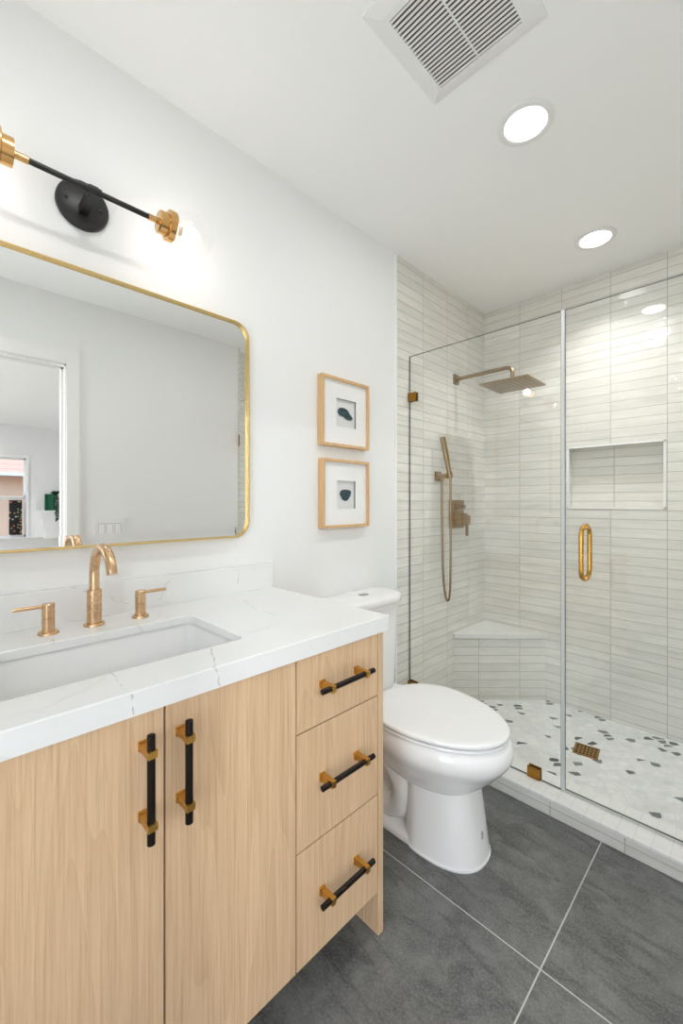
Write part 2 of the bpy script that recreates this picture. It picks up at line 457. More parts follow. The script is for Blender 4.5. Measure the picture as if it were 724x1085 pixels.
for a in ((NX0 - .004, NX1 + .004, NZ0 - .003, NZ0 + t), (NX0 - .004, NX1 + .004, NZ1 - t, NZ1 + .003),
          (NX0 - .004, NX0 + t, NZ0, NZ1), (NX1 - t, NX1 + .004, NZ0, NZ1)):
    add_box(bm, a[0], a[1], YB - .003, YB + .010, a[2], a[3])
struct('trim_2', bm, M['trim'])
# right hand wall with the door opening
DY0, DY1, DZ = -.22, .583, 1.985
bm = new()
add_box(bm, XR, XR + TW, YF - .1, DY0, 0, H); add_box(bm, XR, XR + TW, DY1, 1.712, 0, H); add_box(bm, XR, XR + TW, DY0, DY1, DZ, H)
struct('wall_right', bm, M['wall'])
struct('wall_right_shower', box(XR, XR + TW, 1.712, YB, -.1, H), M['tile_y'])
bm = new()
for x0, x1 in ((XR - .014, XR + .001), (XR + TW - .001, XR + TW + .014)):
    add_box(bm, x0, x1, DY1 - .010, DY1 + .056, 0, DZ + .072)
    add_box(bm, x0, x1, DY0 - .072, DY0 + .006, 0, DZ + .072)
    add_box(bm, x0, x1, DY0 + .006, DY1 - .010, DZ - .006, DZ + .072)
add_box(bm, XR, XR + TW, DY1 - .016, DY1 + .001, 0, DZ); add_box(bm, XR, XR + TW, DY0 - .001, DY0 + .016, 0, DZ)
add_box(bm, XR, XR + TW, DY0, DY1, DZ - .016, DZ + .001)
add_box(bm, XR + .045, XR + .08, DY1 - .028, DY1 - .014, 0, DZ - .014); add_box(bm, XR + .045, XR + .08, DY0, DY1, DZ - .028, DZ - .014)
door = struct('door_1', bm, M['trim'])
obj('strike_plate', box(XR + .008, XR + .038, DY1 - .0185, DY1 - .0155, .905, .965), M['black'], door)
bm = new(); add_box(bm, XR - .012, XR, DY1 + .058, YT - .02, 0, .09)
struct('baseboard_right', bm, M['trim'])
bm = new(); add_box(bm, 0, .012, .9, YT - .02, 0, .09)
struct('baseboard_left', bm, M['trim'])

# curb: tiled face, pale stone top
bm = new(); add_box(bm, 0, XR, 1.647, 1.80, -.05, .056)
struct('trim_3', bm, M['tile_c'])
n = N('curb_top'); P_ = n.xyz(n.pos())
k = n.math('FRACT', n.math('MULTIPLY', P_[0], 1 / .048))
ln = n.maprange(n.math('MINIMUM', k, n.math('SUBTRACT', 1.0, k)), .02, .05, 0, 1)
f_ = n.noise(n.pos(), 40, 4)[0]
n.set(Base_Color=n.mix(ln, rgb(220, 220, 216), n.mix(f_, rgb(238, 238, 235), rgb(222, 222, 218))), Roughness=.3)
M['curbtop'] = n.m
struct('trim_4', box(0, XR, 1.643, 1.803, .056, .065), M['curbtop'], bevel=.0025)

# the room beyond the door (seen in the mirror)
M['bwall'] = paint('bedroom_paint', (.78, .78, .78, 1))
M['bfloor'] = wood_mat('bedroom_boards', rgb(206, 203, 198), rgb(192, 189, 184), rgb(174, 170, 165))
X0 = XR + TW
struct('floor_bedroom', box(X0, XD + .1, BY0, BY1, -.1, 0), M['bfloor'])
struct('ceiling_bedroom', box(X0, XD + .1, BY0, BY1, H, H + .1), M['ceil'])
WY0, WY1, WZ0, WZ1 = -.35, 1.103, .62, 1.87
bm = new()
add_box(bm, XD, XD + .12, BY0, WY0, 0, H); add_box(bm, XD, XD + .12, WY1, BY1, 0, H)
add_box(bm, XD, XD + .12, WY0, WY1, 0, WZ0); add_box(bm, XD, XD + .12, WY0, WY1, WZ1, H)
struct('wall_bedroom_far', bm, M['bwall'])
struct('wall_bedroom_left', box(X0, XD + .12, BY1, BY1 + .1, 0, H), M['bwall'])
struct('wall_bedroom_right', box(X0, XD + .12, BY0 - .1, BY0, 0, H), M['bwall'])
bm = new(); add_box(bm, X0 - .04, X0, YB + .12, BY1, 0, H); add_box(bm, X0 - .04, X0, BY0, YF - .1, 0, H)
struct('wall_bedroom_near', bm, M['bwall'])
# double hung window with casing
bm = new()
for y0, y1, z0, z1 in ((WY0 - .04, WY1 + .035, WZ1, WZ1 + .035), (WY0 - .04, WY1 + .035, WZ0 - .07, WZ0), (WY0 - .04, WY0, WZ0, WZ1), (WY1, WY1 + .035, WZ0, WZ1)):
    add_box(bm, XD - .02, XD + .005, y0, y1, z0, z1)
win = struct('window_1', bm, M['trim'])
for nm, z0, z1, xx in (('upper_sash', 1.215, WZ1, .06), ('lower_sash', WZ0, 1.265, .03)):
    bm = new(); w = .026
    add_box(bm, XD + xx, XD + xx + .03, WY0, WY0 + w, z0, z1); add_box(bm, XD + xx, XD + xx + .03, WY1 - w, WY1, z0, z1)
    add_box(bm, XD + xx, XD + xx + .03, WY0, WY1, z0, z0 + w); add_box(bm, XD + xx, XD + xx + .03, WY0, WY1, z1 - w, z1)
    s_ = obj(nm, bm, M['trim'], win)
    obj('pane', box(XD + xx + .012, XD + xx + .017, WY0 + w - .005, WY1 - w + .005, z0 + w - .005, z1 - w + .005), M['bulbglass'], s_)

# ------------------------------------------------------------------ recessed downlights
def downlight(x, y, label, group='round recessed ceiling lights', lamp='lamp', watts=0):
    t = thing('recessed_light', label, 'ceiling light', (x, y, H), group)
    bm = new()
    add_lathe(bm, (x, y, H + .001), (0, 0, -1), [(0, .085), (.003, .085), (.0055, .080), (.006, .066), (.004, .0625), (0, .0625)], 48)
    obj('trim_ring', bm, M['plastic'], t, smooth=True)
    bm = new(); add_lathe(bm, (x, y, H - .001), (0, 0, -1), [(0, .0622), (.003, .0615), (.0038, .05)], 48)
    obj('diffuser', bm, M[lamp], t, smooth=True)
    if watts:
        ld = bpy.data.lights.new('downlight_beam', 'AREA'); ld.shape = 'DISK'; ld.size = .10
        ld.energy = watts; ld.spread = R(180 if watts < 4 else 118)
        lo = bpy.data.objects.new('downlight_beam', ld); COL.objects.link(lo); lo.parent = t; lo.location = (0, 0, -.006)
downlight(.7264, 1.355, 'round recessed ceiling light beside the square exhaust vent, outside the shower', watts=LAMP)
downlight(.718, 2.175, 'round recessed ceiling light above the shower stall', watts=LAMP_S)
downlight(.779, .24, 'round recessed ceiling light whose glare is mirrored in the shower door glass', watts=LAMP)
downlight(3.2, -.9, 'added, unseen ceiling light brightening the bedroom, nearer its doorway', lamp='lampb')  # this lamp and the next are added out of view to light the bedroom
downlight(5.3, -.9, 'added, unseen ceiling light brightening the bedroom, nearer its window', lamp='lampb')

# ------------------------------------------------------------------ exhaust vent
t = thing('exhaust_vent', 'square white exhaust fan grille on the ceiling with dark slots', 'vent', (.722, .928, H))
ox0, ox1, oy0, oy1 = .560, .885, .765, 1.091; gx0, gx1, gy0, gy1 = .605, .838, .815, 1.052
bm = new()
def rr(x0, x1, y0, y1, z): return [(x0, y0, z), (x1, y0, z), (x1, y1, z), (x0, y1, z)]
loft(bm, [rr(ox0, ox1, oy0, oy1, H + .001), rr(ox0, ox1, oy0, oy1, H - .004), rr(ox0 + .035, ox1 - .035, oy0 + .035, oy1 - .035, H - .0125),
          rr(gx0, gx1, gy0, gy1, H - .013), rr(gx0, gx1, gy0, gy1, H - .003), rr(gx0, gx1, gy0, gy1, H + .001)], False, False, True)
obj('frame', bm, M['plastic'], t)
obj('backing', box(gx0, gx1, gy0, gy1, H - .004, H - .0005), M['void'], t)
ns = 21
for i in range(ns):
    y = gy0 + (i + .5) * (gy1 - gy0) / ns
    bm = new(); h = .0027
    loft(bm, [[(x, y - h, H - .0125), (x, y + h, H - .0125), (x, y + h, H - .0108), (x, y - h, H - .0108)] for x in (gx0, gx1)])
    obj('slat', bm, M['plastic'], t)
obj('divider', box(.7205, .7245, gy0, gy1, H - .0130, H - .0106), M['plastic'], t)

# ------------------------------------------------------------------ vanity
VX = .53; VY0, VY1 = -.2975, .8825; VC = .2925
van = thing('vanity_cabinet', 'light oak bathroom vanity with two doors, drawers and black and brass pulls', 'cabinet', (.265, VC, 0))
obj('side_panel', box(.001, VX, VY1 - .02, VY1, 0, .825), M['wood'], van, bevel=.001)
obj('side_panel', box(.001, VX, VY0, VY0 + .02, 0, .825), M['wood'], van, bevel=.001)
bm = new()
add_box(bm, .002, VX - .022, VY0 + .02, VY1 - .02, .118, .136)
add_box(bm, .002, .012, VY0 + .02, VY1 - .02, .118, .825)
for y in (-.001, .581): add_box(bm, .012, VX - .022, y - .009, y + .009, .136, .825)
add_box(bm, VX - .04, VX - .022, VY0 + .02, VY1 - .02, .79, .825)
obj('carcass', bm, M['wood'], van)
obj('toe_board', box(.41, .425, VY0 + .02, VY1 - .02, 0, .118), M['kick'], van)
def pull(parent, y, z, vertical, L=.178):
    bx = VX + .035; bm = new(); a = L / 2
    prof = [(0, .005), (.001, .0066), (L - .001, .0066), (L, .005)]
    if vertical: add_lathe(bm, (bx, y, z - a), (0, 0, 1), prof, 18)
    else: add_lathe(bm, (bx, y - a, z), (0, 1, 0), prof, 18)
    bar = obj('handle', bm, M['darkbronze'], parent, smooth=True); bar['label'] = 'dark bar pull'
    for s in (-1, 1):
        o = s * .0585; bm = new()
        if vertical:
            add_box(bm, VX, VX + .006, y - .0088, y + .0088, z + o - .0075, z + o + .0075)
            add_box(bm, VX + .005, VX + .0435, y - .0076, y + .0076, z + o - .006, z + o + .006)
        else:
            add_box(bm, VX, VX + .006, y + o - .0075, y + o + .0075, z - .0088, z + .0088)
            add_box(bm, VX + .005, VX + .044, y + o - .006, y + o + .006, z - .0076, z + .0076)
        q = obj('post', bm, M['brass'], bar, bevel=.0012); q['label'] = 'square brass post'
g = .0019
def front(name, y0, y1, z0, z1):
    bm = new(); add_box(bm, VX - .02, VX, y0 + g, y1 - g, z0 + g, z1 - g)
    return obj(name, bm, M['wood'], van, bevel=.0012)
ZT, ZB = .8235, .1185
d = front('door', .0005, .2911, ZB, ZT); pull(d, .2557, .7055, True)
d = front('door', .2911, .5812, ZB, ZT); pull(d, .3192, .7060, True)
for z0, z1, zc in ((.650, ZT, .7433), (.3832, .650, .526), (ZB, .3832, .2595)):
    d = front('drawer', .5812, .8605, z0, z1); pull(d, .7155, zc, False)
    d = front('drawer', VY0 + .02, .0005, z0, z1); pull(d, -.137, zc, False)

# counter with rounded sink cut-out
SX0, SX1, SY0, SY1 = .172, .441, .068, .505
CX0, CX1, CY0, CY1 = .001, .549, -.300, .8835
sc_, sw_, sh_ = ((SX0 + SX1) / 2, (SY0 + SY1) / 2), SX1 - SX0, SY1 - SY0
inner = rrect(sc_[0], sc_[1], sw_, sh_, .022, 6)
def outer_pt(p, i):
    # radial projection of the hole's outline on the slab's outline
    k = i // 7; n_ = i % 7
    cx, cy = ((CX1, CY1), (CX0, CY1), (CX0, CY0), (CX1, CY0))[k]
    if n_ == 3: return (cx, cy)
    first = n_ < 3
    if k in (0, 2): return (cx, p[1]) if first else (p[0], cy)
    return (p[0], cy) if first else (cx, p[1])
outer = [outer_pt(p, i) for i, p in enumerate(inner)]
bm = new(); zt, zb = .865, .825; e = .002
shr = lambda pts, q: [(min(max(x, CX0 + q), CX1 - q), min(max(y, CY0 + q), CY1 - q)) for x, y in pts]
Z = lambda pts, z: [(x, y, z) for x, y in pts]
loft(bm, [Z(rrect(sc_[0], sc_[1], sw_ + .004, sh_ + .004, .024), zt), Z(shr(outer, e), zt), Z(outer, zt - e), Z(outer, zb), Z(shr(outer, .02), zb), Z(shr(outer, .02), .845), Z(inner, .845), Z(inner, zt - .002)], False, False, True)
ct = obj('vanity_countertop', bm, M['quartz'], loc=((CX0 + CX1) / 2, VC, zb))
tag(ct, 'white veined quartz countertop slab on the oak vanity', 'countertop')
tag(obj('quartz_backsplash', box(.001, .020, CY0, CY1, zt + .0003, .952), M['quartz'], loc=(.01, VC, zt), bevel=.0012), 'low white quartz backsplash along the wall behind the faucet', 'backsplash')

# undermount basin
sk = thing('undermount_sink', 'white rectangular undermount sink let into the quartz countertop', 'sink', (sc_[0], sc_[1], .66))
bm = new()
def rz(dw, r, z): return Z(rrect(sc_[0], sc_[1], sw_ + dw, sh_ + dw, r), z)
loft(bm, [rz(.036, .03, .8445), rz(.036, .03, .838), rz(.02, .03, .82), rz(-.004, .05, .68), rz(-.05, .06, .655), rz(-.12, .05, .648),
          ][::-1] + [rz(.008, .026, .8445), rz(.006, .028, .832), rz(-.010, .036, .74), rz(-.022, .045, .70), rz(-.05, .05, .678), rz(-.10, .05, .668), rz(-.2, .03, .664)], True, True)
obj('bowl', bm, M['basin'], sk, smooth='all')
bm = new(); add_lathe(bm, (sc_[0], sc_[1], .663), (0, 0, 1), [(0, .024), (.003, .024), (.005, .02), (.005, .012), (.003, .010)], 28)
obj('drain', bm, M['bronze'], sk, smooth=True)

# widespread faucet
fx, fy = .091, .2927
fa = thing('widespread_faucet', 'champagne bronze widespread faucet with curved spout behind the sink', 'faucet', (fx, fy, zt))
bm = new()
add_lathe(bm, (fx, fy, zt), (0, 0, 1), [(0, .0235), (.004, .0235), (.006, .022), (.006, .0165), (.087, .0165), (.0885, .015), (.0885, .0118)], 32)
pts = [(fx, fy, zt + .085), (fx, fy, .985)]
for i in range(0, 25):
    a = R(180 - i * (166 / 24)); pts.append((fx + .072 + .072 * math.cos(a), fy, .990 + .072 * math.sin(a)))
add_tube(bm, pts, .0115, 20)
obj('spout', bm, M['bronze'], fa, smooth=True)
for yy, s in ((.197, -1), (.4006, 1)):
    x_ = .095
    bm = new(); add_lathe(bm, (x_, yy, zt), (0, 0, 1), [(0, .021), (.004, .021), (.006, .0195), (.006, .013), (.036, .013), (.0365, .0122), (.0375, .0122), (.038, .013), (.069, .013), (.0705, .0118)], 32)
    hb = obj('valve_handle', bm, M['bronze'], fa, smooth=True)
    bm = new(); add_tube(bm, [(x_, yy + s * .008, zt + .0645), (x_, yy + s * .066, zt + .0645)], .0043, 14)
    obj('lever', bm, M['bronze'], hb, smooth=True)

# ------------------------------------------------------------------ mirror
MY0, MY1, MZ0, MZ1 = -.205, .7775, 1.052, 1.772
mi = thing('wall_mirror', 'large wall mirror with thin gold frame and rounded corners above the vanity', 'mirror', (0.002, (MY0 + MY1) / 2, MZ0))
mcy, mcz, mw, mh = (MY0 + MY1) / 2, (MZ0 + MZ1) / 2, MY1 - MY0, MZ1 - MZ0
def mring(x, d, r): return [(x, y, z) for y, z in rrect(mcy, mcz, mw - 2 * d, mh - 2 * d, r, 12)]
bm = new()
loft(bm, [mring(.002, 0, .055), mring(.029, 0, .055), mring(.030, .001, .054), mring(.030, .004, .051), mring(.0295, .005, .050), mring(.010, .005, .050), mring(.002, .005, .050)], False, False, True)
obj('frame', bm, M['gold'], mi, smooth=True)
bm = new(); loft(bm, [mring(.003, .0049, .050), mring(.0203, .0049, .050), mring(.0215, .0335, .024)])
obj('mirror_glass', bm, M['mirror'], mi)

# ------------------------------------------------------------------ vanity light
LX, LY, LZ = .115, .285, 1.9265
vl = thing('vanity_light', 'black and brass two-globe wall light above the mirror', 'wall light', (0, LY, LZ))
bm = new(); add_lathe(bm, (0, LY + .002, 1.9455), (1, 0, 0), [(0, .061), (.012, .061), (.016, .059), (.018, .056)], 48)
bp = obj('backplate', bm, M['black'], vl, smooth=True)
for s in (-1, 1):
    bm = new(); add_lathe(bm, (.0175, LY + .002 + s * .040, 1.9455), (1, 0, 0), [(0, .005), (.002, .0045), (.003, .002)], 16)
    obj('screw', bm, M['black'], bp, smooth=True)
bm = new(); add_box(bm, .017, LX + .004, LY - .010, LY + .010, LZ - .011, LZ + .011)
add_lathe(bm, (LX, LY - .016, LZ), (0, 1, 0), [(0, .0098), (.032, .0098)], 20)
obj('mounting_arm', bm, M['black'], vl, smooth=True, bevel=.002)
bm = new(); add_tube(bm, [(LX, LY - .145, LZ), (LX, LY + .145, LZ)], .0066, 18)
obj('bar', bm, M['black'], vl, smooth=True)
for s in (-1, 1):
    bm = new(); add_lathe(bm, (LX, LY + s * .128, LZ), (0, s, 0), [(0, .0082), (.027, .0082), (.027, .0275), (.028, .029), (.049, .029), (.049, .0375), (.0505, .0395), (.066, .0395), (.0675, .0375), (.0675, .02)], 40)
    so = obj('socket', bm, M['lampbrass'], vl, smooth=True)
    cy = LY + s * .2465; r0 = .062
    # open globe: shell running from its neck at the socket to the far pole
    prof = [(-.052, .0325)] + [(-r0 * math.cos(R(34 + (180 - 34) * i / 32)), r0 * math.sin(R(34 + (180 - 34) * i / 32))) for i in range(33)]
    bm = new()
    d_, u_, v_ = frame_of((0, s, 0))
    rings = [[Vector((LX, cy, LZ)) + d_ * q + (u_ * math.cos(2 * math.pi * k / 40) + v_ * math.sin(2 * math.pi * k / 40)) * max(rr_, 1e-4) for k in range(40)] for q, rr_ in prof]
    loft(bm, rings, False, True)
    obj('globe', bm, M['bulbglass'], vl, smooth='all')
    bm = new(); add_lathe(bm, (LX, LY + s * .19, LZ), (0, s, 0), [(0, .011), (.024, .011), (.026, .0135), (.030, .0135)], 24)
    bl = obj('bulb', bm, M['filament'], vl, smooth=True)
    bm = new(); add_lathe(bm, (LX, LY + s * .2195, LZ), (0, s, 0), [(0, .013), (.006, .017), (.016, .0215), (.026, .0225), (.036, .020), (.043, .013), (.0455, .004)], 28)
    obj('glowing_bulb', bm, M['bulb'], bl, smooth='all')

# ------------------------------------------------------------------ framed agate pieces
def picture(z0, z1, y0, y1, wy, wz, ww, wh, outline, label):
    cy, cz = (y0 + y1) / 2, (z0 + z1) / 2
    t = thing('framed_specimen', label, 'picture', (0, cy, z0), 'framed agate slices beside the mirror')
    fw = .011; D = .031
    R4 = lambda x, d: [(x, y0 + d, z0 + d), (x, y1 - d, z0 + d), (x, y1 - d, z1 - d), (x, y0 + d, z1 - d)]
    bm = new(); loft(bm, [R4(.001, 0), R4(D - .001, 0), R4(D, .001), R4(D, fw), R4(.001, fw)], False, False, True)
    obj('frame', bm, M['frame_wood'], t)
    RW = lambda x, d: [(x, wy - ww / 2 - d, wz - wh / 2 - d), (x, wy + ww / 2 + d, wz - wh / 2 - d), (x, wy + ww / 2 + d, wz + wh / 2 + d), (x, wy - ww / 2 - d, wz + wh / 2 + d)]
    bm = new(); loft(bm, [R4(.0165, fw), R4(.0185, fw), RW(.0185, 0), RW(.0165, 0)], False, False, True)
    obj('mat', bm, M['mat'], t)
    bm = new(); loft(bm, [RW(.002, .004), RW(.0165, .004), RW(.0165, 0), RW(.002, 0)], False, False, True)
    obj('spacer', bm, M['spacer'], t)  # recess walls coloured grey for the shade inside the mat opening
    obj('backing', box(.002, .0085, wy - ww / 2, wy + ww / 2, wz - wh / 2, wz + wh / 2), M['matback'], t)
    bm = new(); cs = catmull([(0, a, b) for a, b in outline] + [(0,) + outline[0]], 5)[:-1]
    rg = lambda x, k: [(x, wy + p[1] * k, wz + p[2] * k) for p in cs]
    loft(bm, [rg(.0085, 1), rg(.012, 1), rg(.013, .93), rg(.0133, .6)])
    obj('agate_slice', bm, M['agate'], t, smooth=True)
wing = [(-.044, .006), (-.036, .020), (-.014, .024), (.010, .019), (.028, .002), (.044, -.012), (.036, -.022), (.012, -.023), (-.010, -.013), (-.034, -.009)]
tri = [(-.032, .002), (-.026, .016), (-.006, .022), (.020, .020), (.034, .014), (.030, -.004), (.016, -.020), (.002, -.026), (-.018, -.018)]
picture(1.400, 1.684, 1.110, 1.391, 1.259, 1.544, .118, .116, wing, 'upper square oak frame holding a wing shaped dark agate slice in a white mat')
picture(1.064, 1.347, 1.113, 1.391, 1.259, 1.201, .112, .118, tri, 'lower square oak frame holding a rounded dark agate slice in a white mat')

# ------------------------------------------------------------------ toilet
TY = 1.280
to = thing('toilet', 'white two piece toilet with closed lid between the vanity and the shower', 'toilet', (.3, TY, 0))
def lerp_sections(S, k=6):
    S = [[float(v) for v in s] for s in S]; out = []
    for i in range(len(S) - 1):
        a, b, c, d = S[max(i - 1, 0)], S[i], S[i + 1], S[min(i + 2, len(S) - 1)]
        for j in range(k):
            t = j / k
            out.append([.5 * (2 * q + (r - p) * t + (2 * p - 5 * q + 4 * r - s) * t * t + (3 * q - p - 3 * r + s) * t ** 3) for p, q, r, s in zip(a, b, c, d)])
    out.append(S[-1]); return out
bm = new()
# front pedestal column   z, xc, af, ab, b, n
col = [(0, .45, .181, .10, .124, 2.4), (.007, .45, .182, .10, .125, 2.4), (.010, .45, .179, .098, .122, 2.4), (.03, .45, .175, .094, .119, 2.5), (.06, .45, .170, .09, .116, 2.6), (.14, .45, .157, .088, .109, 2.8), (.22, .45, .146, .085, .104, 2.8), (.275, .45, .150, .085, .106, 2.8)]
loft(bm, [Z(egg(a[1], TY, *a[2:]), a[0]) for a in lerp_sections(col, 4)])
bowl = [(.212, .42, .10, .10, .085, 2.2), (.218, .42, .150, .16, .112, 2.2), (.230, .42, .180, .20, .128, 2.2), (.262, .42, .216, .21, .146, 2.15), (.30, .42, .252, .20, .170, 2.05), (.328, .42, .276, .19, .189, 2.05), (.350, .42, .287, .185, .198, 2.05), (.372, .42, .288, .18, .199, 2.05), (.392, .42, .280, .178, .193, 2.05), (.402, .42, .266, .17, .182, 2.05)]
loft(bm, [Z(egg(a[1], TY, *a[2:]), a[0]) for a in lerp_sections(bowl, 4)])
# base flange, rear body and trapway
fl = lambda z, d: Z(rrect(.26, TY, .40 - d, .232 - d, .05, 6), z)
loft(bm, [fl(0, 0), fl(.014, 0), fl(.022, .012), fl(.026, .03)])
rb = lambda z, w, h, xc: Z(rrect(xc, TY, w, h, .045, 6), z)
loft(bm, [rb(.01, .38, .11, .26), rb(.10, .36, .10, .27), rb(.20, .36, .12, .27), rb(.26, .36, .16, .25), rb(.31, .38, .22, .235), rb(.36, .40, .27, .225), rb(.392, .40, .28, .225), rb(.398, .39, .27, .225)])
for s in (-1, 1):
    add_tube(bm, catmull([(.15, TY + s * .062, .33), (.22, TY + s * .066, .275), (.31, TY + s * .068, .222), (.352, TY + s * .066, .15), (.33, TY + s * .062, .075), (.24, TY + s * .055, .04)], 6), .042, 16)
from mathutils.bvhtree import BVHTree
bmesh.ops.recalc_face_normals(bm, faces=bm.faces)
bvh = BVHTree.FromBMesh(bm)
org = Vector((.90, TY, .085))
hit, hn = bvh.ray_cast(org, (Vector((.45, TY + .004, .085)) - org).normalized())[:2]
bme = new()
tx = Vector((0, 0, 1)).cross(hn).normalized()
for st in ([(-.007, -.012), (-.003, .006), (.001, .012)], [(-.002, -.010), (.003, .004), (.007, .011)], [(-.006, .002), (0, .004), (.007, .001)], [(.002, -.012), (.006, -.004), (.008, .004)]):
    pp = []
    for a, b in catmull([(p[0], p[1], 0) for p in st], 5) and [(v.x, v.y) for v in catmull([(p[0], p[1], 0) for p in st], 5)]:
        loc_, nor_, _, _ = bvh.find_nearest(hit + tx * a + Vector((0, 0, b)))
        pp.append(loc_ + nor_ * .0002)
    add_tube(bme, pp, .0009, 6)
bw = obj('bowl', bm, M['porcelain'], to, smooth=True)
em = obj('emblem', bme, M['spacer'], to); em['label'] = 'small grey printed emblem'
def seat_ring(z, d, back=.205): return Z(egg(.40, TY, .298 - d, back - d - .02, .197 - d, 2.0), z)
bm = new(); loft(bm, [seat_ring(.403, .012), seat_ring(.404, .005), seat_ring(.409, .002), seat_ring(.414, .004), seat_ring(.415, .010)])
obj('seat', bm, M['seat'], to, smooth=True)
bm = new(); loft(bm, [seat_ring(.4165, .010), seat_ring(.4175, .003), seat_ring(.423, 0), seat_ring(.429, .001), seat_ring(.4315, .0035), seat_ring(.433, .009), seat_ring(.434, .03), seat_ring(.4348, .12)])
obj('lid', bm, M['seat'], to, smooth='all')
for s in (-1, 1):
    bm = new(); add_lathe(bm, (.215, TY + s * .075 - .02, .412), (0, 1, 0), [(0, .010), (.001, .012), (.039, .012), (.04, .010)], 20)
    obj('hinge', bm, M['seat'], to, smooth=True)
bm = new(); loft(bm, [Z(rrect(.104, TY, .14, .255, .05, 8), .398), Z(rrect(.102, TY, .155, .275, .055, 8), .42), Z(rrect(.097, TY, .168, .305, .062, 8), .60), Z(rrect(.095, TY, .176, .325, .068, 8), .752)])
obj('tank', bm, M['porcelain'], to, smooth=True)
lidr = lambda z, d: Z([(max(x, .004 + d), y) for x, y in rrect(.083, TY - .002, .232 - 2 * d, .390 - 2 * d, .105 - d, 14)], z)
bm = new(); loft(bm, [lidr(.752, .010), lidr(.754, .004), lidr(.760, .001), lidr(.774, 0), lidr(.782, .003), lidr(.787, .010), lidr(.789, .03)])
tl = obj('tank_lid', bm, M['porcelain'], to, smooth=True)
bm = new(); loft(bm, [Z(rrect(.105, TY - .01, .034, .05, .0168, 10), .788), Z(rrect(.105, TY - .01, .034, .05, .0168, 10), .7905), Z(rrect(.105, TY - .01, .030, .046, .0148, 10), .7915)])
fb = obj('flush_button', bm, M['chrome'], tl, smooth=True)

# ------------------------------------------------------------------ shower glass
GY = 1.73; GZ1 = 1.904
def pane(x0, x1, z0, z1, name, parent):
    bm = new(); fs = add_box(bm, x0, x1, GY - .005, GY + .005, z0, z1)
    for i, f in enumerate(fs): f.material_index = 0 if i in (2, 3) else 1
    me_o = obj(name, bm, None, parent, mats=[M['glass'], M['glassedge']]); return me_o
fp = thing('fixed_glass_panel', 'fixed clear glass shower panel clipped to the tiled wall beside the toilet', 'glass panel', (.36, GY, .065))
pane(.003, .7135, .066, GZ1, 'pane', fp)
for z in (1.697, .25):
    bm = new(); add_box(bm, .0005, .046, GY - .0125, GY - .0055, z - .021, z + .021); add_box(bm, .0005, .046, GY + .0055, GY + .0125, z - .021, z + .021); add_box(bm, .0005, .0035, GY - .0125, GY + .0125, z - .021, z + .021)
    obj('wall_clip', bm, M['clipbrass'], fp, bevel=.0012)
bm = new(); add_box(bm, .590, .638, GY - .0125, GY - .0055, .0652, .108); add_box(bm, .590, .638, GY + .0055, GY + .0125, .0652, .108)
obj('curb_clip', bm, M['clipbrass'], fp, bevel=.0012)
dr = thing('glass_shower_door', 'frameless clear glass shower door with brass pull', 'shower door', (1.19, GY, .072))
pane(.7285, XR - .012, .074, GZ1, 'pane', dr)
bm = new(); add_box(bm, .7145, .7275, GY - .0055, GY + .0055, .074, GZ1)
q = obj('seal', bm, M['seal'], dr); q['label'] = 'pale vinyl edge seal'
bm = new(); hx = .797; za, zb2 = .888, 1.079
for s, yy in ((-1, GY - .052), (1, GY + .052)):
    pts = [(hx, GY + s * .0045, za)]
    k = .034
    for i in range(9):
        a = R(90 * i / 8); pts.append((hx, yy - s * k + s * k * math.sin(a), za + k - k * math.cos(a) if True else 0))
    for i in range(9):
        a = R(90 * i / 8); pts.append((hx, yy - s * k + s * k * math.cos(a), zb2 - k + k * math.sin(a)))
    pts.append((hx, GY + s * .0045, zb2))
    add_tube(bm, pts, .0085, 16)
for z in (za, zb2):
    add_lathe(bm, (hx, GY - .014, z), (0, 1, 0), [(0, .0105), (.0088, .0105)], 20); add_lathe(bm, (hx, GY + .0052, z), (0, 1, 0), [(0, .0105), (.0088, .0105)], 20)
q = obj('pull_handle', bm, M['brass'], dr, smooth=True)
for z in (.32, 1.65):
    bm = new(); add_box(bm, XR - .065, XR - .0005, GY - .014, GY - .0055, z - .045, z + .045); add_box(bm, XR - .065, XR - .0005, GY + .0055, GY + .014, z - .045, z + .045)
    obj('hinge', bm, M['clipbrass'], dr, bevel=.0015)

# ------------------------------------------------------------------ shower bench
LB = .385; zb_ = .41
be = thing('corner_shower_bench', 'triangular tiled corner bench with a white stone top inside the shower', 'bench', (.12, YB - .12, FS))
bm = new(); loft(bm, [[(.0005, YB - .0005, z), (.0005, YB - LB + .012, z), (LB - .012, YB - .0005, z)] for z in (FS, zb_ - .022)])
obj('base', bm, M['tile_d'], be)
bm = new(); loft(bm, [[(.0005, YB - .0005, z), (.0005, YB - LB, z), (.012, YB - LB - .004, z), (LB + .004, YB - .012, z), (LB, YB - .0005, z)] for z in (zb_ - .022, zb_)])
obj('stone_top', bm, M['marble'], be, bevel=.002)

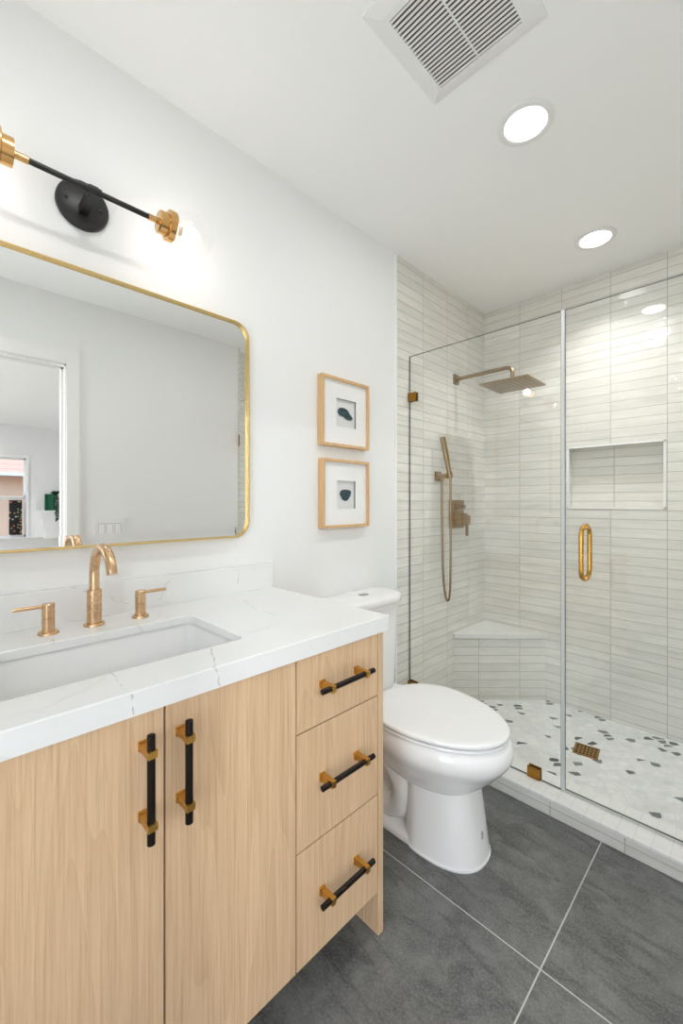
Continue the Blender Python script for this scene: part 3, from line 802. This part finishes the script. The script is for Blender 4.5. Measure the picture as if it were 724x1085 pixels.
# drain
dx, dy = .688, 2.150
dn = thing('shower_drain', 'square brass drain grate in the pebble shower floor', 'drain', (dx, dy, FS))
Rz = Matrix.Rotation(R(8), 4, 'Z')
def rot(bm):
    bmesh.ops.rotate(bm, verts=bm.verts, cent=(dx, dy, 0), matrix=Rz.to_3x3()); return bm
q = .050
bm = new(); R4 = lambda d, z: [(dx - q + d, dy - q + d, z), (dx + q - d, dy - q + d, z), (dx + q - d, dy + q - d, z), (dx - q + d, dy + q - d, z)]
loft(bm, [R4(0, FS), R4(0, FS + .003), R4(.008, FS + .003), R4(.008, FS)], False, False, True)
obj('frame', rot(bm), M['clipbrass'], dn)
obj('sump', rot(box(dx - q + .008, dx + q - .008, dy - q + .008, dy + q - .008, FS - .001, FS + .0008)), M['black'], dn)
bm = new()
for i in range(1, 6): 
    o_ = -q + .008 + i * (2 * q - .016) / 6; add_box(bm, dx + o_ - .0035, dx + o_ + .0035, dy - q + .006, dy + q - .006, FS + .0008, FS + .0028)
for i in range(1, 4):
    o_ = -q + .008 + i * (2 * q - .016) / 4; add_box(bm, dx - q + .006, dx + q - .006, dy + o_ - .0035, dy + o_ + .0035, FS + .0006, FS + .0026)
obj('grate', rot(bm), M['clipbrass'], dn)

# ------------------------------------------------------------------ rain shower head
SY = 2.18; SZ = 1.882
rs = thing('rain_shower_head', 'square bronze rain shower head on an arm from the tiled wall', 'shower head', (0, SY, SZ))
bm = new(); add_box(bm, .0005, .010, SY - .027, SY + .027, SZ - .027, SZ + .027)
obj('wall_flange', bm, M['shower_bronze'], rs, bevel=.002)
pts = [(.008, SY, SZ), (.30, SY, SZ)]
for i in range(1, 9):
    a = R(90 * i / 8); pts.append((.30 + .034 * math.sin(a), SY, SZ - .034 + .034 * math.cos(a)))
pts.append((.334, SY, 1.80))
bm = new(); add_tube(bm, pts, .0105, 18)
obj('arm', bm, M['shower_bronze'], rs, smooth=True)
bm = new(); hs = .125; hx_ = .334
add_lathe(bm, (hx_, SY, 1.826), (0, 0, -1), [(0, .013), (.004, .016), (.016, .016), (.022, .024), (.030, .026)], 24)
R4 = lambda d, z: Z(rrect(hx_, SY, 2 * (hs - d), 2 * (hs - d), .004, 3), z)
loft(bm, [R4(.09, 1.797), R4(.004, 1.790), R4(0, 1.789), R4(0, 1.783), R4(.002, 1.782)])
hd = obj('head', bm, M['shower_bronze'], rs, smooth=True)
bm = new()
for i in range(9):
    for j in range(9):
        add_lathe(bm, (hx_ - .1 + .025 * i, SY - .1 + .025 * j, 1.7825), (0, 0, -1), [(0, .003), (.0025, .0024)], 6)
obj('nozzles', bm, M['darkbronze'], hd)

# hand shower
HY, HZ = 1.985, 1.310
hsx = thing('hand_shower', 'slim bronze hand shower with looping hose on a square wall holder', 'hand shower', (0, HY, HZ))
bm = new(); add_box(bm, .0005, .012, HY - .024, HY + .024, HZ - .026, HZ + .026)
add_box(bm, .010, .072, HY - .011, HY + .011, HZ - .012, HZ + .012)
add_lathe(bm, (.030, HY, HZ - .010), (0, 0, -1), [(0, .009), (.022, .009), (.024, .007)], 18)
obj('holder', bm, M['shower_bronze'], hsx, bevel=.0015)
wt, wb = Vector((.052, 1.957, 1.516)), Vector((.082, 1.985, 1.298)); wd = (wt - wb)
bm = new(); L = wd.length
bmh = new(); add_lathe(bmh, wb + wd * .01 , wd, [(0, .016), (.03, .016)], 22)
obj('cradle', bmh, M['shower_bronze'], hsx, smooth=True)
add_lathe(bm, wb - wd * .02, wd, [(0, .008), (.01, .0105), (.05, .0125), (L * .55, .0145), (L, .0145), (L + .006, .0135)], 22)
obj('wand', bm, M['shower_bronze'], hsx, smooth=True)
ho = catmull([(.030, HY, HZ - .03), (.030, HY, 1.17), (.033, HY, .95), (.040, HY, .76), (.052, HY, .67), (.066, HY, .640), (.078, HY, .672), (.083, HY, .78), (.084, HY, .98), (.084, HY, 1.18), (.0825, 1.9853, 1.297)], 10)
bm = new(); add_tube(bm, ho, .0062, 12)
obj('hose', bm, M['shower_bronze'], hsx, smooth=True)

# valve
VYc, VZc = 2.183, 1.100
sv = thing('shower_valve', 'square bronze shower valve plate with lever below the rain head', 'shower valve', (0, VYc, VZc))
bm = new(); add_box(bm, .0005, .009, VYc - .078, VYc + .078, VZc - .082, VZc + .082)
obj('plate', bm, M['shower_bronze'], sv, bevel=.002)
bm = new(); add_box(bm, .008, .022, VYc - .022, VYc + .022, VZc + .022, VZc + .062); add_box(bm, .02, .055, VYc - .014, VYc + .014, VZc + .032, VZc + .054)
obj('diverter_knob', bm, M['shower_bronze'], sv, bevel=.0015)
bm = new(); add_box(bm, .008, .055, VYc - .036, VYc + .036, VZc - .066, VZc + .006); add_box(bm, .054, .078, VYc - .026, VYc + .026, VZc - .058, VZc - .004)
lv = obj('handle', bm, M['shower_bronze'], sv, bevel=.0018)
bm = new(); add_box(bm, .066, .077, VYc - .008, VYc + .008, VZc - .122, VZc - .05)
obj('lever', bm, M['shower_bronze'], lv, bevel=.0015)

# ------------------------------------------------------------------ light switch (seen in the mirror)
sw = thing('light_switch', 'white three rocker light switch plate reflected in the mirror', 'light switch', (XR, .803, 1.0))
bm = new(); add_box(bm, XR - .006, XR, .718, .889, .937, 1.070)
obj('plate', bm, M['plastic'], sw, bevel=.002)
for i in range(3):
    yc = .804 + (i - 1) * .046
    obj('rocker_gap', box(XR - .0066, XR - .0055, yc - .0185, yc + .0185, .965, 1.038), M['gap'], sw)  # grey sheet stands for the shade in the gap round each rocker
    bm = new(); loft(bm, [[(XR - .0055, yc - .0165, 1.035), (XR - .0055, yc + .0165, 1.035), (XR - .0055, yc + .0165, .968), (XR - .0055, yc - .0165, .968)],
                          [(XR - .0075, yc - .0155, 1.034), (XR - .0075, yc + .0155, 1.034), (XR - .0115, yc + .0155, .969), (XR - .0115, yc - .0155, .969)]])
    obj('rocker', bm, M['trim'], sw)

# ------------------------------------------------------------------ bedroom things in the mirror
M['mantel'] = plain('mantel_paint', (.82, .82, .81, 1), .4)
ma = thing('fireplace_mantel', 'white fireplace mantel with stepped moulding on the bedroom far wall', 'mantel', (XD - .12, 2.0, 0))
def mould(d, z0, z1): return (XD - .16 - d, XD - .001, 1.30 - d, 2.70 + d, z0, z1)
bm = new(); add_box(bm, *mould(.05, 1.00, 1.035)); obj('shelf', bm, M['mantel'], ma, bevel=.004)
bm = new(); add_box(bm, *mould(.035, .97, .9995)); add_box(bm, *mould(.018, .93, .9695)); obj('moulding', bm, M['mantel'], ma, bevel=.004)
obj('frieze', box(*mould(0, .74, .9295)), M['mantel'], ma)
for y0, y1 in ((1.33, 1.55), (2.45, 2.67)):
    obj('pilaster', box(XD - .15, XD - .001, y0, y1, 0, .7395), M['mantel'], ma)
obj('firebox', box(XD - .05, XD - .001, 1.551, 2.449, 0, .7395), M['black'], ma)
M['vase'] = plain('green_glaze', rgb(18, 92, 62), .25)
def leafy():
    n = N('ivy_leaf'); f = n.noise(n.obj(), 30, 3)[0]
    n.set(Base_Color=n.mix(f, rgb(20, 70, 48), rgb(62, 118, 86)), Roughness=.5); return n.m
M['leaf'] = leafy()
pv = thing('potted_ivy', 'trailing ivy in a square green ribbed pot on the white mantel', 'potted plant', (XD - .13, 1.395, 1.035))
bm = new()
rb_ = lambda k, z: Z([(XD - .13 + (.055 * k + .003 * math.cos(i * math.pi)) * (math.copysign(abs(math.cos(a)) ** .45, math.cos(a))), 1.395 + (.065 * k + .003 * math.cos(i * math.pi)) * math.copysign(abs(math.sin(a)) ** .45, math.sin(a))) for i, a in [(i, 2 * math.pi * i / 48) for i in range(48)]], z)
loft(bm, [rb_(.92, 1.0352), rb_(1, 1.05), rb_(1, 1.28), rb_(.94, 1.30), rb_(.80, 1.30), rb_(.80, 1.26)])
obj('pot', bm, M['vase'], pv, smooth=True)
bm = new()
def leaf(bm, p, d, s):
    d, u, v = frame_of(d); p = Vector(p)
    prof = [(0, 0), (.3, .32), (.6, .28), (1, 0)]
    c = [bm.verts.new(p + d * s * a + v * s * .08 * math.sin(a * 3)) for a, _ in prof]
    l = [bm.verts.new(p + d * s * a + u * s * w + v * s * .02) for a, w in prof[1:3]]
    r = [bm.verts.new(p + d * s * a - u * s * w + v * s * .02) for a, w in prof[1:3]]
    bm.faces.new((c[0], l[0], c[1])); bm.faces.new((c[1], l[0], l[1], c[2])); bm.faces.new((c[2], l[1], c[3]))
    bm.faces.new((c[0], c[1], r[0])); bm.faces.new((c[1], c[2], r[1], r[0])); bm.faces.new((c[2], c[3], r[1]))
for k in range(9):
    y = 1.42 + random.uniform(-.03, .06); x = XD - .15 + random.uniform(-.05, .02)
    px, py, pz = x, y, 1.30; ex = XD - .24 + random.uniform(-.03, .03); ey = 1.49 + random.uniform(-.05, .09); ez = random.uniform(.88, 1.12)
    path = catmull([(px, py, pz), ((px + ex) / 2, (py + ey) / 2 + .01, 1.345), (ex, ey, 1.24), (ex - .01, ey + .01, (1.2 + ez) / 2), (ex, ey + .02, ez)], 6)
    add_tube(bm, path, .002, 5)
    for p in path[3:]:
        for _ in range(2): leaf(bm, p, (random.uniform(-1, .3), random.uniform(-1, 1), random.uniform(-1.2, .2)), random.uniform(.035, .055))
obj('foliage', bm, M['leaf'], pv)
def speck():
    n = N('speckled_cloth'); v = n.new('ShaderNodeTexVoronoi'); n.link(n.obj(), v.inputs['Vector']); v.inputs['Scale'].default_value = 26
    d = n.math('LESS_THAN', v.outputs['Distance'], .36); c = n.new('ShaderNodeSeparateColor'); n.link(v.outputs['Color'], c.inputs[0])
    k = n.math('MULTIPLY', d, n.math('GREATER_THAN', c.outputs[0], .55))
    col_ = n.ramp(c.outputs[1], [(0, rgb(200, 170, 110)), (.35, rgb(176, 90, 60)), (.65, rgb(90, 120, 90)), (1, rgb(190, 186, 176))])
    n.set(Base_Color=n.mix(k, rgb(14, 14, 15), col_), Roughness=.8); return n.m
M['speck'] = speck()
bm = new(); add_box(bm, XD - .05, XD - .03, .885, 1.045, .655, 1.20)
q = obj('patterned_banner', bm, M['speck'], loc=(XD - .04, .97, .66), bevel=.004)
tag(q, 'narrow black banner with multicoloured specks before the lower window sash', 'banner')

# neighbour house outside
M['stucco'] = paint('beige_stucco', rgb(222, 188, 160), .9)
def rooft():
    n = N('pink_roof'); P = n.xyz(n.pos()); k = n.math('FRACT', n.math('MULTIPLY', P[0], 4.0))
    n.set(Base_Color=n.mix(n.maprange(k, 0, .15, 0, 1), rgb(170, 122, 100), rgb(226, 176, 146)), Roughness=.9); return n.m
M['roof'] = rooft()
nh = thing('neighbour_house', 'beige stucco house with pinkish roof outside the bedroom window', 'house', (12, 0, 0))
obj('house_wall', box(10.2, 14, -8, 8, -.3, 1.80), M['stucco'], nh)
bm = new(); loft(bm, [[(9.85, y, 1.74), (9.85, y, 1.80), (12, y, 2.8), (14.2, y, 1.80), (14.2, y, 1.74)] for y in (-8.2, 8.2)])
obj('roof', bm, M['roof'], nh)
obj('gutter', box(9.77, 9.86, -8.2, 8.2, 1.72, 1.79), M['trim'], nh)
struct('ground', box(XD + .12, 30, -15, 15, -.35, -.3), plain('dry_ground', rgb(150, 140, 120), .95))
